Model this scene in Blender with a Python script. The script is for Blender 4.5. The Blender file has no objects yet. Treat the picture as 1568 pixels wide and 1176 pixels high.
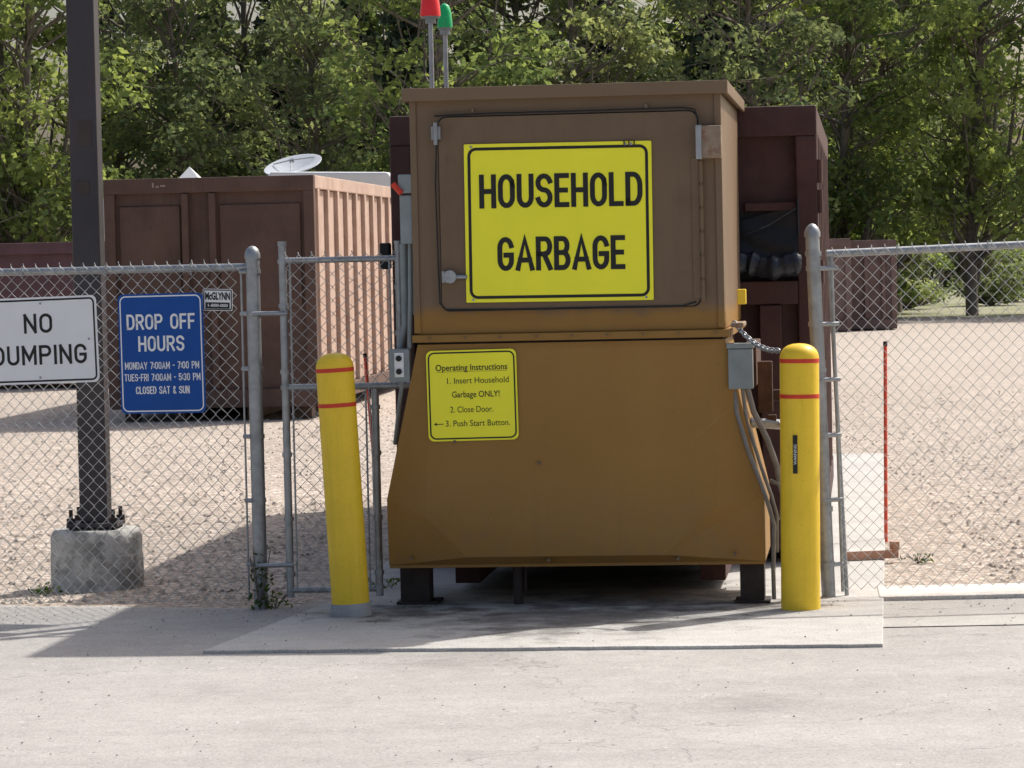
import bpy, math, random
import numpy as np
from mathutils import Vector, Matrix
random.seed(7); np.random.seed(7)
sc=bpy.context.scene
R=math.radians
# ------------------------------------------------------------------ materials
def nn(nt,t,**k):
    n=nt.nodes.new(t)
    for a,b in k.items(): setattr(n,a,b)
    return n
def base(name):
    m=bpy.data.materials.new(name); m.use_nodes=True
    nt=m.node_tree; b=nt.nodes['Principled BSDF']; return m,nt,b
def noise(nt,vec,scale,detail=4,rough=.6,dist=0):
    n=nn(nt,'ShaderNodeTexNoise'); n.inputs['Scale'].default_value=scale
    n.inputs['Detail'].default_value=detail; n.inputs['Roughness'].default_value=rough
    n.inputs['Distortion'].default_value=dist
    nt.links.new(vec,n.inputs['Vector']); return n.outputs[0]
def ramp(nt,fac,a,b,lo=0.,hi=1.):
    n=nn(nt,'ShaderNodeMapRange'); n.inputs[1].default_value=a; n.inputs[2].default_value=b
    n.inputs[3].default_value=lo; n.inputs[4].default_value=hi
    nt.links.new(fac,n.inputs[0]); return n.outputs[0]
def mix(nt,fac,a,b,mode='MIX'):
    n=nn(nt,'ShaderNodeMixRGB',blend_type=mode)
    for i,v in ((0,fac),(1,a),(2,b)):
        if isinstance(v,(int,float)): n.inputs[i].default_value=v
        elif isinstance(v,tuple): n.inputs[i].default_value=(*v,1)
        else: nt.links.new(v,n.inputs[i])
    return n.outputs[0]
def coords(nt,scale=(1,1,1),world=False):
    if world:
        g=nn(nt,'ShaderNodeNewGeometry'); o=g.outputs['Position']
    else:
        g=nn(nt,'ShaderNodeTexCoord'); o=g.outputs['Object']
    mp=nn(nt,'ShaderNodeMapping'); mp.inputs['Scale'].default_value=scale
    nt.links.new(o,mp.inputs['Vector']); return mp.outputs[0]
def M(name,col,rough=.55,metal=0,var=.15,scale=6,bump=.0,bscale=80,col2=None,s2=3,thr=(.55,.7),streak=0,spec=.4,fine=0):
    m,nt,b=base(name); v=coords(nt)
    c=mix(nt,1.0,col,ramp(nt,noise(nt,v,scale),.3,.7,1-var,1+var),'MULTIPLY')
    if col2: c=mix(nt,ramp(nt,noise(nt,v,s2,6,.7),thr[0],thr[1]),c,col2)
    if streak:
        vs=coords(nt,(9,9,.7)); c=mix(nt,ramp(nt,noise(nt,vs,2.2,5,.7),.52,.75,0,streak),c,tuple(x*.35 for x in col))
    if fine:
        c=mix(nt,ramp(nt,noise(nt,v,140,2),.62,.72,0,fine),c,tuple(x*.3 for x in col))
    nt.links.new(c,b.inputs['Base Color'])
    b.inputs['Metallic'].default_value=metal; b.inputs['Specular IOR Level'].default_value=spec
    nt.links.new(ramp(nt,noise(nt,v,scale*2.3,3),.3,.7,max(0,rough-.1),min(1,rough+.12)),b.inputs['Roughness'])
    if bump:
        bp=nn(nt,'ShaderNodeBump'); bp.inputs['Strength'].default_value=bump; bp.inputs['Distance'].default_value=.01
        nt.links.new(noise(nt,v,bscale,3),bp.inputs['Height']); nt.links.new(bp.outputs[0],b.inputs['Normal'])
    return m
galv=M('galvanised_steel',(.34,.355,.365),.45,.6,.2,14,.05,90,(.25,.25,.25),9,(.55,.8))
wire=M('fence_wire_shaded',(.48,.49,.49),.45,.4,.2,20)  # darker wire copy, shade of the left fences put into its colour
def hopper_mat():
    m,nt,b=base('hopper_paint'); v=coords(nt)
    sep=nn(nt,'ShaderNodeSeparateXYZ'); nt.links.new(v,sep.inputs[0])
    n1=noise(nt,v,3.5,6,.7)
    ad=nn(nt,'ShaderNodeMath',operation='ADD'); nt.links.new(sep.outputs[2],ad.inputs[0])
    nt.links.new(ramp(nt,n1,.3,.7,-.04,.04),ad.inputs[1])
    f=ramp(nt,ad.outputs[0],1.58,1.63)
    c=mix(nt,f,(.285,.152,.036),(.190,.126,.075))
    c=mix(nt,1.0,c,ramp(nt,noise(nt,v,2.2,6),.3,.7,.92,1.08),'MULTIPLY')
    vs=coords(nt,(8,8,.6)); c=mix(nt,ramp(nt,noise(nt,vs,2.5,5,.7),.58,.8,0,.2),c,(.10,.06,.035))
    c=mix(nt,ramp(nt,noise(nt,v,38,5,.8),.68,.75,0,.5),c,(.08,.045,.03))
    nt.links.new(c,b.inputs['Base Color']); b.inputs['Roughness'].default_value=.5
    b.inputs['Specular IOR Level'].default_value=.3
    bp=nn(nt,'ShaderNodeBump'); bp.inputs['Strength'].default_value=.25; bp.inputs['Distance'].default_value=.02
    nt.links.new(noise(nt,v,3,3),bp.inputs['Height']); nt.links.new(bp.outputs[0],b.inputs['Normal'])
    return m
hop=hopper_mat()
def skirt_mat():
    m,nt,b=base('ochre_paint'); v=coords(nt)
    c=mix(nt,ramp(nt,noise(nt,v,1.6,5,.6),.3,.7),(.290,.152,.034),(.325,.178,.044))
    c=mix(nt,ramp(nt,noise(nt,coords(nt,(6,6,.5)),2.2,5,.7),.56,.8,0,.22),c,(.18,.10,.03))
    sep=nn(nt,'ShaderNodeSeparateXYZ'); nt.links.new(v,sep.inputs[0])
    c=mix(nt,ramp(nt,noise(nt,v,60,3,.7),.67,.74,0,.7),c,(.09,.05,.02))
    mu=nn(nt,'ShaderNodeMath',operation='MULTIPLY'); nt.links.new(ramp(nt,sep.outputs[2],.75,.25),mu.inputs[0]); nt.links.new(ramp(nt,noise(nt,v,9,6,.8),.45,.7,0,.5),mu.inputs[1])
    c=mix(nt,mu.outputs[0],c,(.22,.15,.09))
    rt=nn(nt,'ShaderNodeMapping'); rt.inputs['Rotation'].default_value=(0,R(38),0); nt.links.new(v,rt.inputs['Vector'])
    m2=nn(nt,'ShaderNodeMapping'); m2.inputs['Scale'].default_value=(.8,1,26); nt.links.new(rt.outputs[0],m2.inputs['Vector'])
    c=mix(nt,ramp(nt,noise(nt,m2.outputs[0],1.5,3,.6),.66,.74,0,.2),c,(.42,.27,.10))
    nt.links.new(c,b.inputs['Base Color']); b.inputs['Roughness'].default_value=.48; b.inputs['Specular IOR Level'].default_value=.3
    bp=nn(nt,'ShaderNodeBump'); bp.inputs['Strength'].default_value=.3; bp.inputs['Distance'].default_value=.02
    nt.links.new(noise(nt,v,2.6,3),bp.inputs['Height']); nt.links.new(bp.outputs[0],b.inputs['Normal'])
    return m
ochre=skirt_mat()
doorp=M('door_paint',(.172,.114,.068),.5,0,.06,2.5,.12,5,(.14,.09,.055),4,(.55,.8),.12,.3,.25)
edgep=M('worn_edge_paint',(.27,.20,.14),.55,0,.25,12,.1,40,(.2,.1,.05),14,(.5,.65))
darkred=M('maroon_paint',(.070,.028,.024),.6,0,.25,3,.1,30,(.045,.02,.018),5,(.5,.7),.4)
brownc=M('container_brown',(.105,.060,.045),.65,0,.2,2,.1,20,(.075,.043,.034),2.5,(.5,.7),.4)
ribsun=M('container_sunlit_side',(.46,.33,.26),.7,0,.15,2,.1,20,(.36,.23,.17),3,(.5,.7),.2)  # sunlight on the container's side painted in as a much lighter brown
mauve=M('faded_maroon',(.14,.072,.078),.7,0,.2,2,0,20)
mauve2=M('faded_tan_red',(.19,.130,.115),.7,0,.2,.7,0,20,(.14,.09,.08),1.2,(.45,.6))
black=M('black_rubber',(.015,.015,.016),.6,0,.2,8)
tarp=M('black_tarp',(.008,.009,.012),.38,0,.3,6,.5,10)
tarpb=M('blue_black_tarp',(.013,.018,.028),.35,0,.3,9,.9,12)
legm=M('leg_paint',(.035,.025,.022),.7,0,.3,8)
greybox=M('grey_enclosure',(.24,.27,.275),.5,.1,.12,10,.05,60,(.18,.19,.19),10,(.6,.8))
yel=M('sign_yellow',(.98,.92,.035),.45,0,.03,3)
blk=M('sign_black',(.012,.012,.012),.5,0,.1,5)
whi=M('sign_white',(.82,.82,.82),.45,0,.03,4)
blu=M('sign_blue',(.008,.075,.32),.5,0,.06,4,0,80,None,3,(.5,.7),0,.25)
boly=M('bollard_yellow',(.88,.59,.035),.42,0,.06,5,.05,40,(.52,.32,.035),7,(.68,.82),.2,.35,.4)
redm=M('red_tape',(.65,.05,.02),.5,0,.15,10)
conc=M('pier_concrete',(.54,.52,.48),.9,0,.2,9,.9,30,(.26,.25,.23),6,(.46,.62),.25)
colr=M('collar_concrete',(.34,.335,.32),.9,0,.15,12,.6,60)
bronze=M('bronze_pole_paint',(.052,.044,.046),.5,.0,.2,3,.05,60,(.065,.05,.045),6,(.6,.75))
patchm=M('pole_patch',(.055,.040,.034),.6,0,.2,6)
rust=M('rusty_steel',(.08,.042,.028),.8,.1,.3,15,.4,80)
pink=M('rusty_pink',(.50,.27,.18),.8,.0,.2,15,.2,80)
stake=M('stake_red',(.85,.12,.06),.5,0,.1,8)
rlamp=M('red_lens',(.85,.03,.03),.2,0,.05,8); glamp=M('green_lens',(.01,.42,.13),.2,0,.05,8)
campw=M('camper_white',(.72,.72,.70),.4,0,.06,2)
dishm=M('dish_grey',(.50,.52,.55),.5,0,.08,4)
glass=M('dark_glass',(.02,.03,.035),.15)

def ground_mat():
    m,nt,b=base('gravel'); v=coords(nt,(1,1,1),True)
    vo=nn(nt,'ShaderNodeTexVoronoi'); vo.inputs['Scale'].default_value=34
    nt.links.new(v,vo.inputs['Vector'])
    sep=nn(nt,'ShaderNodeSeparateColor'); nt.links.new(vo.outputs['Color'],sep.inputs[0])
    c=mix(nt,ramp(nt,sep.outputs[0],0,1),(.30,.238,.188),(.58,.485,.40))
    c=mix(nt,ramp(nt,sep.outputs[1],.88,.92,0,.7),c,(.13,.11,.095))
    c=mix(nt,ramp(nt,sep.outputs[2],.9,.93,0,.6),c,(.80,.75,.68))
    v2=nn(nt,'ShaderNodeTexVoronoi'); v2.inputs['Scale'].default_value=9
    nt.links.new(v,v2.inputs['Vector']); s2=nn(nt,'ShaderNodeSeparateColor'); nt.links.new(v2.outputs['Color'],s2.inputs[0])
    st=nn(nt,'ShaderNodeMath',operation='MULTIPLY'); nt.links.new(ramp(nt,s2.outputs[0],.80,.84),st.inputs[0]); nt.links.new(ramp(nt,v2.outputs['Distance'],.42,.30),st.inputs[1])
    c=mix(nt,st.outputs[0],c,mix(nt,s2.outputs[1],(.17,.135,.11),(.60,.53,.46)))
    c=mix(nt,1.0,c,ramp(nt,noise(nt,coords(nt,(9,3.2,1),True),1.3,4,.75),.3,.7,.80,1.16),'MULTIPLY')
    c=mix(nt,1.0,c,ramp(nt,noise(nt,v,.35,5,.6),.3,.7,.86,1.1),'MULTIPLY')
    c=mix(nt,1.0,c,ramp(nt,noise(nt,v,2.6,5,.7),.3,.7,.84,1.1),'MULTIPLY')
    w=noise(nt,v,.8,7,.75)
    c=mix(nt,ramp(nt,w,.66,.76,0,.5),c,(.20,.20,.10))
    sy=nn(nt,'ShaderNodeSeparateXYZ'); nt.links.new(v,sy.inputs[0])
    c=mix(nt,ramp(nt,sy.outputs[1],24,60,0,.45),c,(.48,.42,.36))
    nt.links.new(c,b.inputs['Base Color']); b.inputs['Roughness'].default_value=.95
    bp=nn(nt,'ShaderNodeBump'); bp.inputs['Strength'].default_value=.7; bp.inputs['Distance'].default_value=.02
    nt.links.new(vo.outputs['Distance'],bp.inputs['Height']); nt.links.new(bp.outputs[0],b.inputs['Normal'])
    return m
def pave_mat(name,c1,c2,crack=.5,stain=None,spk=.6):
    m,nt,b=base(name); v=coords(nt,(1,1,1),True)
    c=mix(nt,ramp(nt,noise(nt,v,.9,6,.65),.32,.68),c1,c2)
    c=mix(nt,1.0,c,ramp(nt,noise(nt,v,6,5,.7),.3,.7,.90,1.08),'MULTIPLY')
    c=mix(nt,1.0,c,ramp(nt,noise(nt,v,85,3,.75),.3,.7,.74,1.2),'MULTIPLY')
    c=mix(nt,ramp(nt,noise(nt,v,48,2,.5),.66,.71,0,spk),c,(.14,.13,.12))
    c=mix(nt,ramp(nt,noise(nt,coords(nt,(1.7,1,1),True),19,2,.5),.71,.74,0,spk),c,(.13,.12,.11))
    c=mix(nt,ramp(nt,noise(nt,coords(nt,(1,1.3,1),True),17,2,.5),.72,.745,0,.6),c,(.7,.69,.66))
    c=mix(nt,ramp(nt,noise(nt,v,1.7,7,.75),.58,.74,0,.4),c,tuple(x*.55 for x in c1))
    c=mix(nt,1.0,c,ramp(nt,noise(nt,coords(nt,(.12,1.6,1),True),1.2,3,.5),.35,.65,.95,1.04),'MULTIPLY')
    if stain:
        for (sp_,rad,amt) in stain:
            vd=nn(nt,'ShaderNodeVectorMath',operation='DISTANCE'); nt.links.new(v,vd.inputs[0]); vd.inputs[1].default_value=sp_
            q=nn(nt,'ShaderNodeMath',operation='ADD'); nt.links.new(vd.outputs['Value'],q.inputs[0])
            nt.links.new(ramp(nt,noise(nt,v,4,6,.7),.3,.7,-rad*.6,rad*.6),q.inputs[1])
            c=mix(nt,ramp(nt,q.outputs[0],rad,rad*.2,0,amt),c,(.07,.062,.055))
    if crack:
        vo=nn(nt,'ShaderNodeTexVoronoi',feature='DISTANCE_TO_EDGE'); vo.inputs['Scale'].default_value=.38
        nz=nn(nt,'ShaderNodeTexNoise'); nz.inputs['Scale'].default_value=1.8; nz.inputs['Detail'].default_value=5
        nt.links.new(v,nz.inputs['Vector'])
        va=nn(nt,'ShaderNodeVectorMath',operation='ADD'); nt.links.new(v,va.inputs[0]); nt.links.new(nz.outputs['Color'],va.inputs[1])
        nt.links.new(va.outputs[0],vo.inputs['Vector'])
        c=mix(nt,ramp(nt,vo.outputs['Distance'],.0035,.0,0,crack),c,(.12,.11,.10))
    nt.links.new(c,b.inputs['Base Color']); b.inputs['Roughness'].default_value=.9
    bp=nn(nt,'ShaderNodeBump'); bp.inputs['Strength'].default_value=.5; bp.inputs['Distance'].default_value=.008
    nt.links.new(noise(nt,v,80,3,.7),bp.inputs['Height']); nt.links.new(bp.outputs[0],b.inputs['Normal'])
    return m
gravel=ground_mat()
asph=pave_mat('weathered_asphalt',(.365,.342,.315),(.43,.405,.375),.5,[((1.0,13.6,0),.35,.25),((-2.4,12.9,0),.3,.2),((-.3,15.3,0),.5,.25)],.6)
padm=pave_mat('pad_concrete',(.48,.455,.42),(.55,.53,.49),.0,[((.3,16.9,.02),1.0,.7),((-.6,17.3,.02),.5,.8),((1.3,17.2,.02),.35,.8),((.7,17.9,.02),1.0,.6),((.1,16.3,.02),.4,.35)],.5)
curbm=pave_mat('curb_concrete',(.60,.56,.50),(.66,.62,.57),0,None,.3)
apron=pave_mat('apron_concrete',(.42,.39,.355),(.48,.455,.415),.5,None,.4)
def grass_mat():
    m,nt,b=base('grass'); v=coords(nt,(1,1,1),True)
    c=mix(nt,ramp(nt,noise(nt,v,.3,6,.7),.35,.65),(.15,.165,.07),(.25,.25,.13))
    c=mix(nt,ramp(nt,noise(nt,v,.13,5,.7),.5,.6),c,(.30,.27,.20))
    c=mix(nt,1.,c,ramp(nt,noise(nt,v,9,4,.7),.3,.7,.7,1.3),'MULTIPLY')
    nt.links.new(c,b.inputs['Base Color']); b.inputs['Roughness'].default_value=.9
    return m
grassm=grass_mat()
def leaf_mat(name,dark,light,trans=.5):
    m=bpy.data.materials.new(name); m.use_nodes=True; nt=m.node_tree; nt.nodes.clear()
    at=nn(nt,'ShaderNodeAttribute',attribute_name='tint')
    oi=nn(nt,'ShaderNodeObjectInfo')
    c=mix(nt,at.outputs['Fac'],dark,light)
    c=mix(nt,1.,c,ramp(nt,oi.outputs['Random'],0,1,.8,1.2),'MULTIPLY')
    c=mix(nt,ramp(nt,oi.outputs['Random'],.5,1,0,.35),c,tuple(a*f for a,f in zip(light,(1.2,1.05,1.0))))
    d=nn(nt,'ShaderNodeBsdfDiffuse'); t=nn(nt,'ShaderNodeBsdfTranslucent'); ms=nn(nt,'ShaderNodeMixShader')
    o=nn(nt,'ShaderNodeOutputMaterial'); ms.inputs[0].default_value=trans
    nt.links.new(c,d.inputs[0]); nt.links.new(mix(nt,1.,c,(1.6,1.48,1.0),'MULTIPLY'),t.inputs[0])
    nt.links.new(d.outputs[0],ms.inputs[1]); nt.links.new(t.outputs[0],ms.inputs[2]); nt.links.new(ms.outputs[0],o.inputs[0])
    return m
leafA=leaf_mat('leaves_ash',(.11,.165,.075),(.27,.34,.12))
leafB=leaf_mat('leaves_willow',(.12,.165,.10),(.255,.31,.155))
leafC=leaf_mat('needles_spruce',(.055,.08,.06),(.105,.14,.10),.15)
bark=M('bark',(.17,.145,.12),.95,0,.3,4)

# ------------------------------------------------------------------ helpers
def empty(name,loc=(0,0,0),rz=0,rot=None):
    e=bpy.data.objects.new(name,None); sc.collection.objects.link(e); e.location=loc
    e.rotation_euler=rot if rot else (0,0,rz); e.empty_display_size=.2; return e
def obj(name,v,f,mat,parent=None,smooth=False,bevel=0):
    me=bpy.data.meshes.new(name); me.from_pydata([tuple(p) for p in v],[],f); me.update()
    me.materials.append(mat)
    if smooth: me.polygons.foreach_set('use_smooth',[True]*len(me.polygons))
    o=bpy.data.objects.new(name,me); sc.collection.objects.link(o)
    if parent: o.parent=parent
    if bevel:
        b=o.modifiers.new('b','BEVEL'); b.width=bevel; b.segments=2; b.limit_method='ANGLE'; b.harden_normals=False
    return o
def boxvf(b,off=0):
    x0,x1,y0,y1,z0,z1=b
    v=[(x0,y0,z0),(x1,y0,z0),(x1,y1,z0),(x0,y1,z0),(x0,y0,z1),(x1,y0,z1),(x1,y1,z1),(x0,y1,z1)]
    f=[(0,3,2,1),(4,5,6,7),(0,1,5,4),(1,2,6,5),(2,3,7,6),(3,0,4,7)]
    return v,[tuple(i+off for i in q) for q in f]
def boxes(name,bs,mat,parent=None,bevel=.004):
    V=[];F=[]
    for b in bs:
        v,f=boxvf(b,len(V)); V+=v;F+=f
    return obj(name,V,F,mat,parent,False,bevel)
def tubevf(pts,r,seg,off=0,cap=True):
    pts=[Vector(p) for p in pts]; n=len(pts); rs=r if isinstance(r,(list,tuple)) else [r]*n
    V=[];F=[]
    up=None
    for i,p in enumerate(pts):
        d=(pts[min(i+1,n-1)]-pts[max(i-1,0)]).normalized()
        if up is None:
            up=Vector((0,0,1)) if abs(d.z)<.9 else Vector((1,0,0))
        a=d.cross(up).normalized(); b=a.cross(d).normalized(); up=b
        for k in range(seg):
            t=2*math.pi*k/seg; V.append(p+a*math.cos(t)*rs[i]+b*math.sin(t)*rs[i])
    for i in range(n-1):
        for k in range(seg):
            k2=(k+1)%seg; F.append((off+i*seg+k,off+i*seg+k2,off+(i+1)*seg+k2,off+(i+1)*seg+k))
    if cap:
        F.append(tuple(off+k for k in range(seg))[::-1]); F.append(tuple(off+(n-1)*seg+k for k in range(seg)))
    return V,F
def sharp(o,a=50):
    try: o.data.set_sharp_from_angle(angle=R(a))
    except Exception: pass
    return o
def tube(name,pts,r,mat,parent=None,seg=12,smooth=True):
    V,F=tubevf(pts,r,seg); return sharp(obj(name,V,F,mat,parent,smooth))
def tubes(name,items,mat,parent=None,seg=8):
    V=[];F=[]
    for pts,r in items:
        v,f=tubevf(pts,r,seg,len(V)); V+=v;F+=f
    return sharp(obj(name,V,F,mat,parent,True))
def rrect(w,h,r,n=5):
    P=[]
    for cx,cz,a0 in ((w/2-r,h/2-r,0),(-w/2+r,h/2-r,90),(-w/2+r,-h/2+r,180),(w/2-r,-h/2+r,270)):
        for i in range(n+1):
            a=R(a0+90*i/n); P.append((cx+r*math.cos(a),cz+r*math.sin(a)))
    return P
def plate(name,cx,cz,w,h,r,y0,y1,mat,parent,bevel=.0015):
    P=rrect(w,h,r); n=len(P)
    V=[(cx+x,y0,cz+z) for x,z in P]+[(cx+x,y1,cz+z) for x,z in P]
    F=[tuple(range(n)),tuple(range(n,2*n))[::-1]]+[(i,(i+1)%n,n+(i+1)%n,n+i) for i in range(n)]
    return obj(name,V,F,mat,parent,False,bevel)
def ring(name,cx,cz,w,h,r,t,y,mat,parent):
    A=rrect(w,h,r); B=rrect(w-2*t,h-2*t,max(r-t,.002)); n=len(A)
    V=[(cx+x,y,cz+z) for x,z in A]+[(cx+x,y,cz+z) for x,z in B]
    F=[(i,(i+1)%n,n+(i+1)%n,n+i) for i in range(n)]
    return obj(name,V,F,mat,parent)
def arc(cx,cy,rx,ry,a0,a1,n=9):
    return [(cx+rx*math.cos(R(a0+(a1-a0)*i/n)),cy+ry*math.sin(R(a0+(a1-a0)*i/n))) for i in range(n+1)]
W=.44
def G():
    h=W/2; g={}
    g['H']=(W,[[(0,0),(0,1)],[(W,0),(W,1)],[(0,.5),(W,.5)]])
    O=arc(h,.70,h,.30,0,180)+arc(h,.30,h,.30,180,360)
    g['O']=(W,[O+[O[0],O[1]]]); g['0']=(W*.95,[[(x*.95,y) for x,y in O+[O[0],O[1]]]])
    g['U']=(W,[[(0,1)]+arc(h,.28,h,.28,180,360)+[(W,1)]])
    g['S']=(W,[arc(h,.76,h,.24,15,250)+arc(h,.26,h,.26,70,-165,11)])
    g['E']=(W*.82,[[(W*.82,1),(0,1),(0,0),(W*.82,0)],[(0,.5),(W*.72,.5)]])
    g['F']=(W*.8,[[(W*.8,1),(0,1),(0,0)],[(0,.5),(W*.7,.5)]])
    g['L']=(W*.8,[[(0,1),(0,0),(W*.8,0)]])
    g['D']=(W,[[(0,0),(0,1),(W*.4,1)]+arc(W*.45,.62,W*.55,.38,90,0)+arc(W*.45,.38,W*.55,.38,0,-90)+[(0,0),(0,.1)]])
    g['G']=(W,[arc(h,.71,h,.29,15,180)+arc(h,.29,h,.29,180,360)+[(W,.46),(W*.52,.46)]])
    g['C']=(W,[arc(h,.71,h,.29,15,180)+arc(h,.29,h,.29,180,345)])
    g['A']=(W*1.2,[[(0,0),(W*.6,1),(W*1.2,0)],[(W*.2,.28),(W,.28)]])
    P=[(0,0),(0,1),(W*.5,1)]+arc(W*.6,.74,W*.4,.26,90,-90)+[(0,.48)]
    g['P']=(W,[P]); g['R']=(W,[P,[(W*.5,.48),(W,0)]])
    g['B']=(W,[[(0,0),(0,1),(W*.45,1)]+arc(W*.55,.76,W*.38,.24,90,-90)+[(0,.52)],[(W*.4,.52)]+arc(W*.55,.26,W*.45,.26,90,-90)+[(0,0)]])
    g['N']=(W,[[(0,0),(0,1)],[(0,1),(W,0)],[(W,0),(W,1)]])
    g['M']=(W*1.25,[[(0,0),(0,1)],[(0,1),(W*.62,.25),(W*1.25,1)],[(W*1.25,1),(W*1.25,0)]])
    g['I']=(.0,[[(0,0),(0,1)]]); g['T']=(W,[[(0,1),(W,1)],[(h,1),(h,0)]])
    g['Y']=(W*1.1,[[(0,1),(W*.55,.45),(W*1.1,1)],[(W*.55,.45),(W*.55,0)]])
    g['1']=(.15,[[(0,.8),(.15,1),(.15,0)]]); g['7']=(W*.9,[[(0,1),(W*.9,1),(W*.3,0)]])
    g['5']=(W*.9,[[(W*.85,1),(.03,1),(0,.55)]+arc(h*.85,.32,h*.95,.32,110,-160)])
    g['3']=(W*.9,[arc(h*.9,.76,h*.85,.24,150,-75)+arc(h*.9,.27,h*.9,.27,75,-155)])
    g[':']=(.0,[[(0,.2),(0,.34)],[(0,.62),(0,.76)]]); g['-']=(.2,[[(0,.5),(.2,.5)]])
    g['&']=(W,[[(W,0),(W*.15,.7)]+arc(W*.45,.82,W*.3,.18,180,0)+[(W*.1,.35)]+arc(W*.45,.22,W*.42,.22,150,350)])
    return g
GL=G()
def stroke_text(name,s,cx,cz,h,width,y,mat,parent,t):
    gap=.25; adv=[]; tot=0
    for ch in s:
        w=.22 if ch==' ' else GL[ch][0]
        adv.append((ch,tot,w)); tot+=w+gap
    tot-=gap
    sx=(width-t)/tot; V=[];F=[]; k=0
    for ch,x,w in adv:
        if ch==' ': continue
        for pl in GL[ch][1]:
            P=[Vector((cx-width/2+t/2+(x+px)*sx, cz-h/2+t/2+py*(h-t))) for px,py in pl]
            Q=[P[0]]
            for p in P[1:]:
                if (p-Q[-1]).length>1e-5: Q.append(p)
            P=Q;n=len(P); st=len(V); k+=1; yy=y-.00015*(k%4)
            d0=(P[1]-P[0]).normalized(); d1=(P[-1]-P[-2]).normalized()
            P[0]=P[0]-d0*t*.5; P[-1]=P[-1]+d1*t*.5
            for i in range(n):
                a=(P[i]-P[i-1]).normalized() if i>0 else None; b=(P[i+1]-P[i]).normalized() if i<n-1 else None
                if a is None:a=b
                if b is None:b=a
                na=Vector((-a.y,a.x)); nb=Vector((-b.y,b.x)); m=na+nb
                m=m.normalized() if m.length>1e-4 else na
                c=max(m.dot(na),.45); m=m*(t/2/c)
                V.append((P[i].x+m.x,yy,P[i].y+m.y)); V.append((P[i].x-m.x,yy,P[i].y-m.y))
            for i in range(n-1):
                F.append((st+2*i+1,st+2*i+3,st+2*i+2,st+2*i))
    return obj(name,V,F,mat,parent)
def font_text(name,s,cx,cz,h,width,y,mat,parent,off=0.0):
    cu=bpy.data.curves.new(name,'FONT'); cu.body=s; cu.align_x='CENTER'; cu.align_y='CENTER'; cu.size=h; cu.offset=off
    cu.materials.append(mat); o=bpy.data.objects.new(name,cu); sc.collection.objects.link(o); o.parent=parent
    o.location=(cx,y,cz); o.rotation_euler=(R(90),0,0)
    bpy.context.view_layer.update()
    if width and o.dimensions.x>0: o.scale=(width/o.dimensions.x,1,1)
    return o
def chainlink(name,x0,x1,z0,z1,parent,mat,r=.0021,holes=None,y=0,barb=0.0,slope=0):
    a=.018;P=.072; V=[];F=[]; n=int((x1-x0)/(2*a)); m=int(round((z1-z0)/(P/2)))
    for i in range(n):
        c=x0+a+i*2*a; s=1 if i%2==0 else -1; pts=[]
        wob=random.uniform(-.0015,.0015)
        for j in range(m+1):
            sg=s if j%2==0 else -s
            z=z0+j*P/2
            sag=.008*math.sin(c*1.9+z*2.3)+.003*math.sin(c*7+z*5)
            bow=.012*math.sin(c*2.7+1)*math.sin(math.pi*min(1,max(0,(z-z0)/(z1-z0))))
            pts.append((c+sg*a*1.04+wob+sag,y-abs(bow)+(.0028 if sg>0 else -.0028),z+slope*c*(z/z1)))
        if barb: pts.append((pts[-1][0]-.004,y,pts[-1][2]+barb*random.uniform(.8,1.3)))
        if holes:
            pts=[p for p in pts if holes(p[0],p[2])]
            if len(pts)<2: continue
        v,f=tubevf(pts,r,3,len(V),False); V+=v;F+=f
    return obj(name,V,F,mat,parent,True)
def strip(name,pts,z,mat,parent=None,thick=0):
    n=len(pts)
    if not thick: return obj(name,[(x,y,z) for x,y in pts],[tuple(range(n))],mat,parent)
    V=[(x,y,z-thick) for x,y in pts]+[(x,y,z) for x,y in pts]
    F=[tuple(range(n,2*n))]+[(i,(i+1)%n,n+(i+1)%n,n+i) for i in range(n)]
    return obj(name,V,F,mat,parent,False,.006)

# ------------------------------------------------------------------ ground
strip('ground',[(-400,-60),(400,-60),(400,900),(-400,900)],0,gravel)
gp=[(-400,80)]+[(-2+i*.8,89-(i*.05)+random.uniform(-1.5,1.5)) for i in range(60)]+[(400,80),(400,880),(-400,880)]
strip('grass',gp,.004,grassm)
pe=[(-40,-40),(40,-40),(40,17.9),(2.0,17.9),(1.2,18.3),(-1.0,18.2),(-1.35,17.75)]
x=-1.35
back=[]
while x>-12:
    x-=.12; back.append((x,17.82+.30*(-1.39-x)+random.uniform(-.035,.035)))
back=[(a,min(b,18.6)) for a,b in back]; pe+=back+[(-40,18.6)]
strip('asphalt_pavement',pe,.006,asph)
strip('concrete_apron',[(1.75,16.25),(40,15.6),(40,17.2),(1.9,17.42)],.011,apron)
strip('concrete_curb',[(1.95,17.50)]+[(1.95+.5*i,17.50-.002*i+random.uniform(-.02,.02)) for i in range(1,14)]+[(40,17.36),(40,17.95),(2.0,18.06)],.03,curbm,None,.03)
pad=empty('concrete_pad')
fe_=[(-1.53+3.265*i/40,15.79-.34*i/40+random.uniform(-.010,.010)) for i in range(41)]
strip('slab',fe_+[(3.42,29.9),(.1,30.3),(-1.0,18.1)],.024,padm,pad,.024)
strip('joint',[(-1.165,17.33),(1.95,17.36),(1.951,17.374),(-1.165,17.344)],.0285,M('sealant',(.14,.13,.12),.9),pad)

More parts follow.
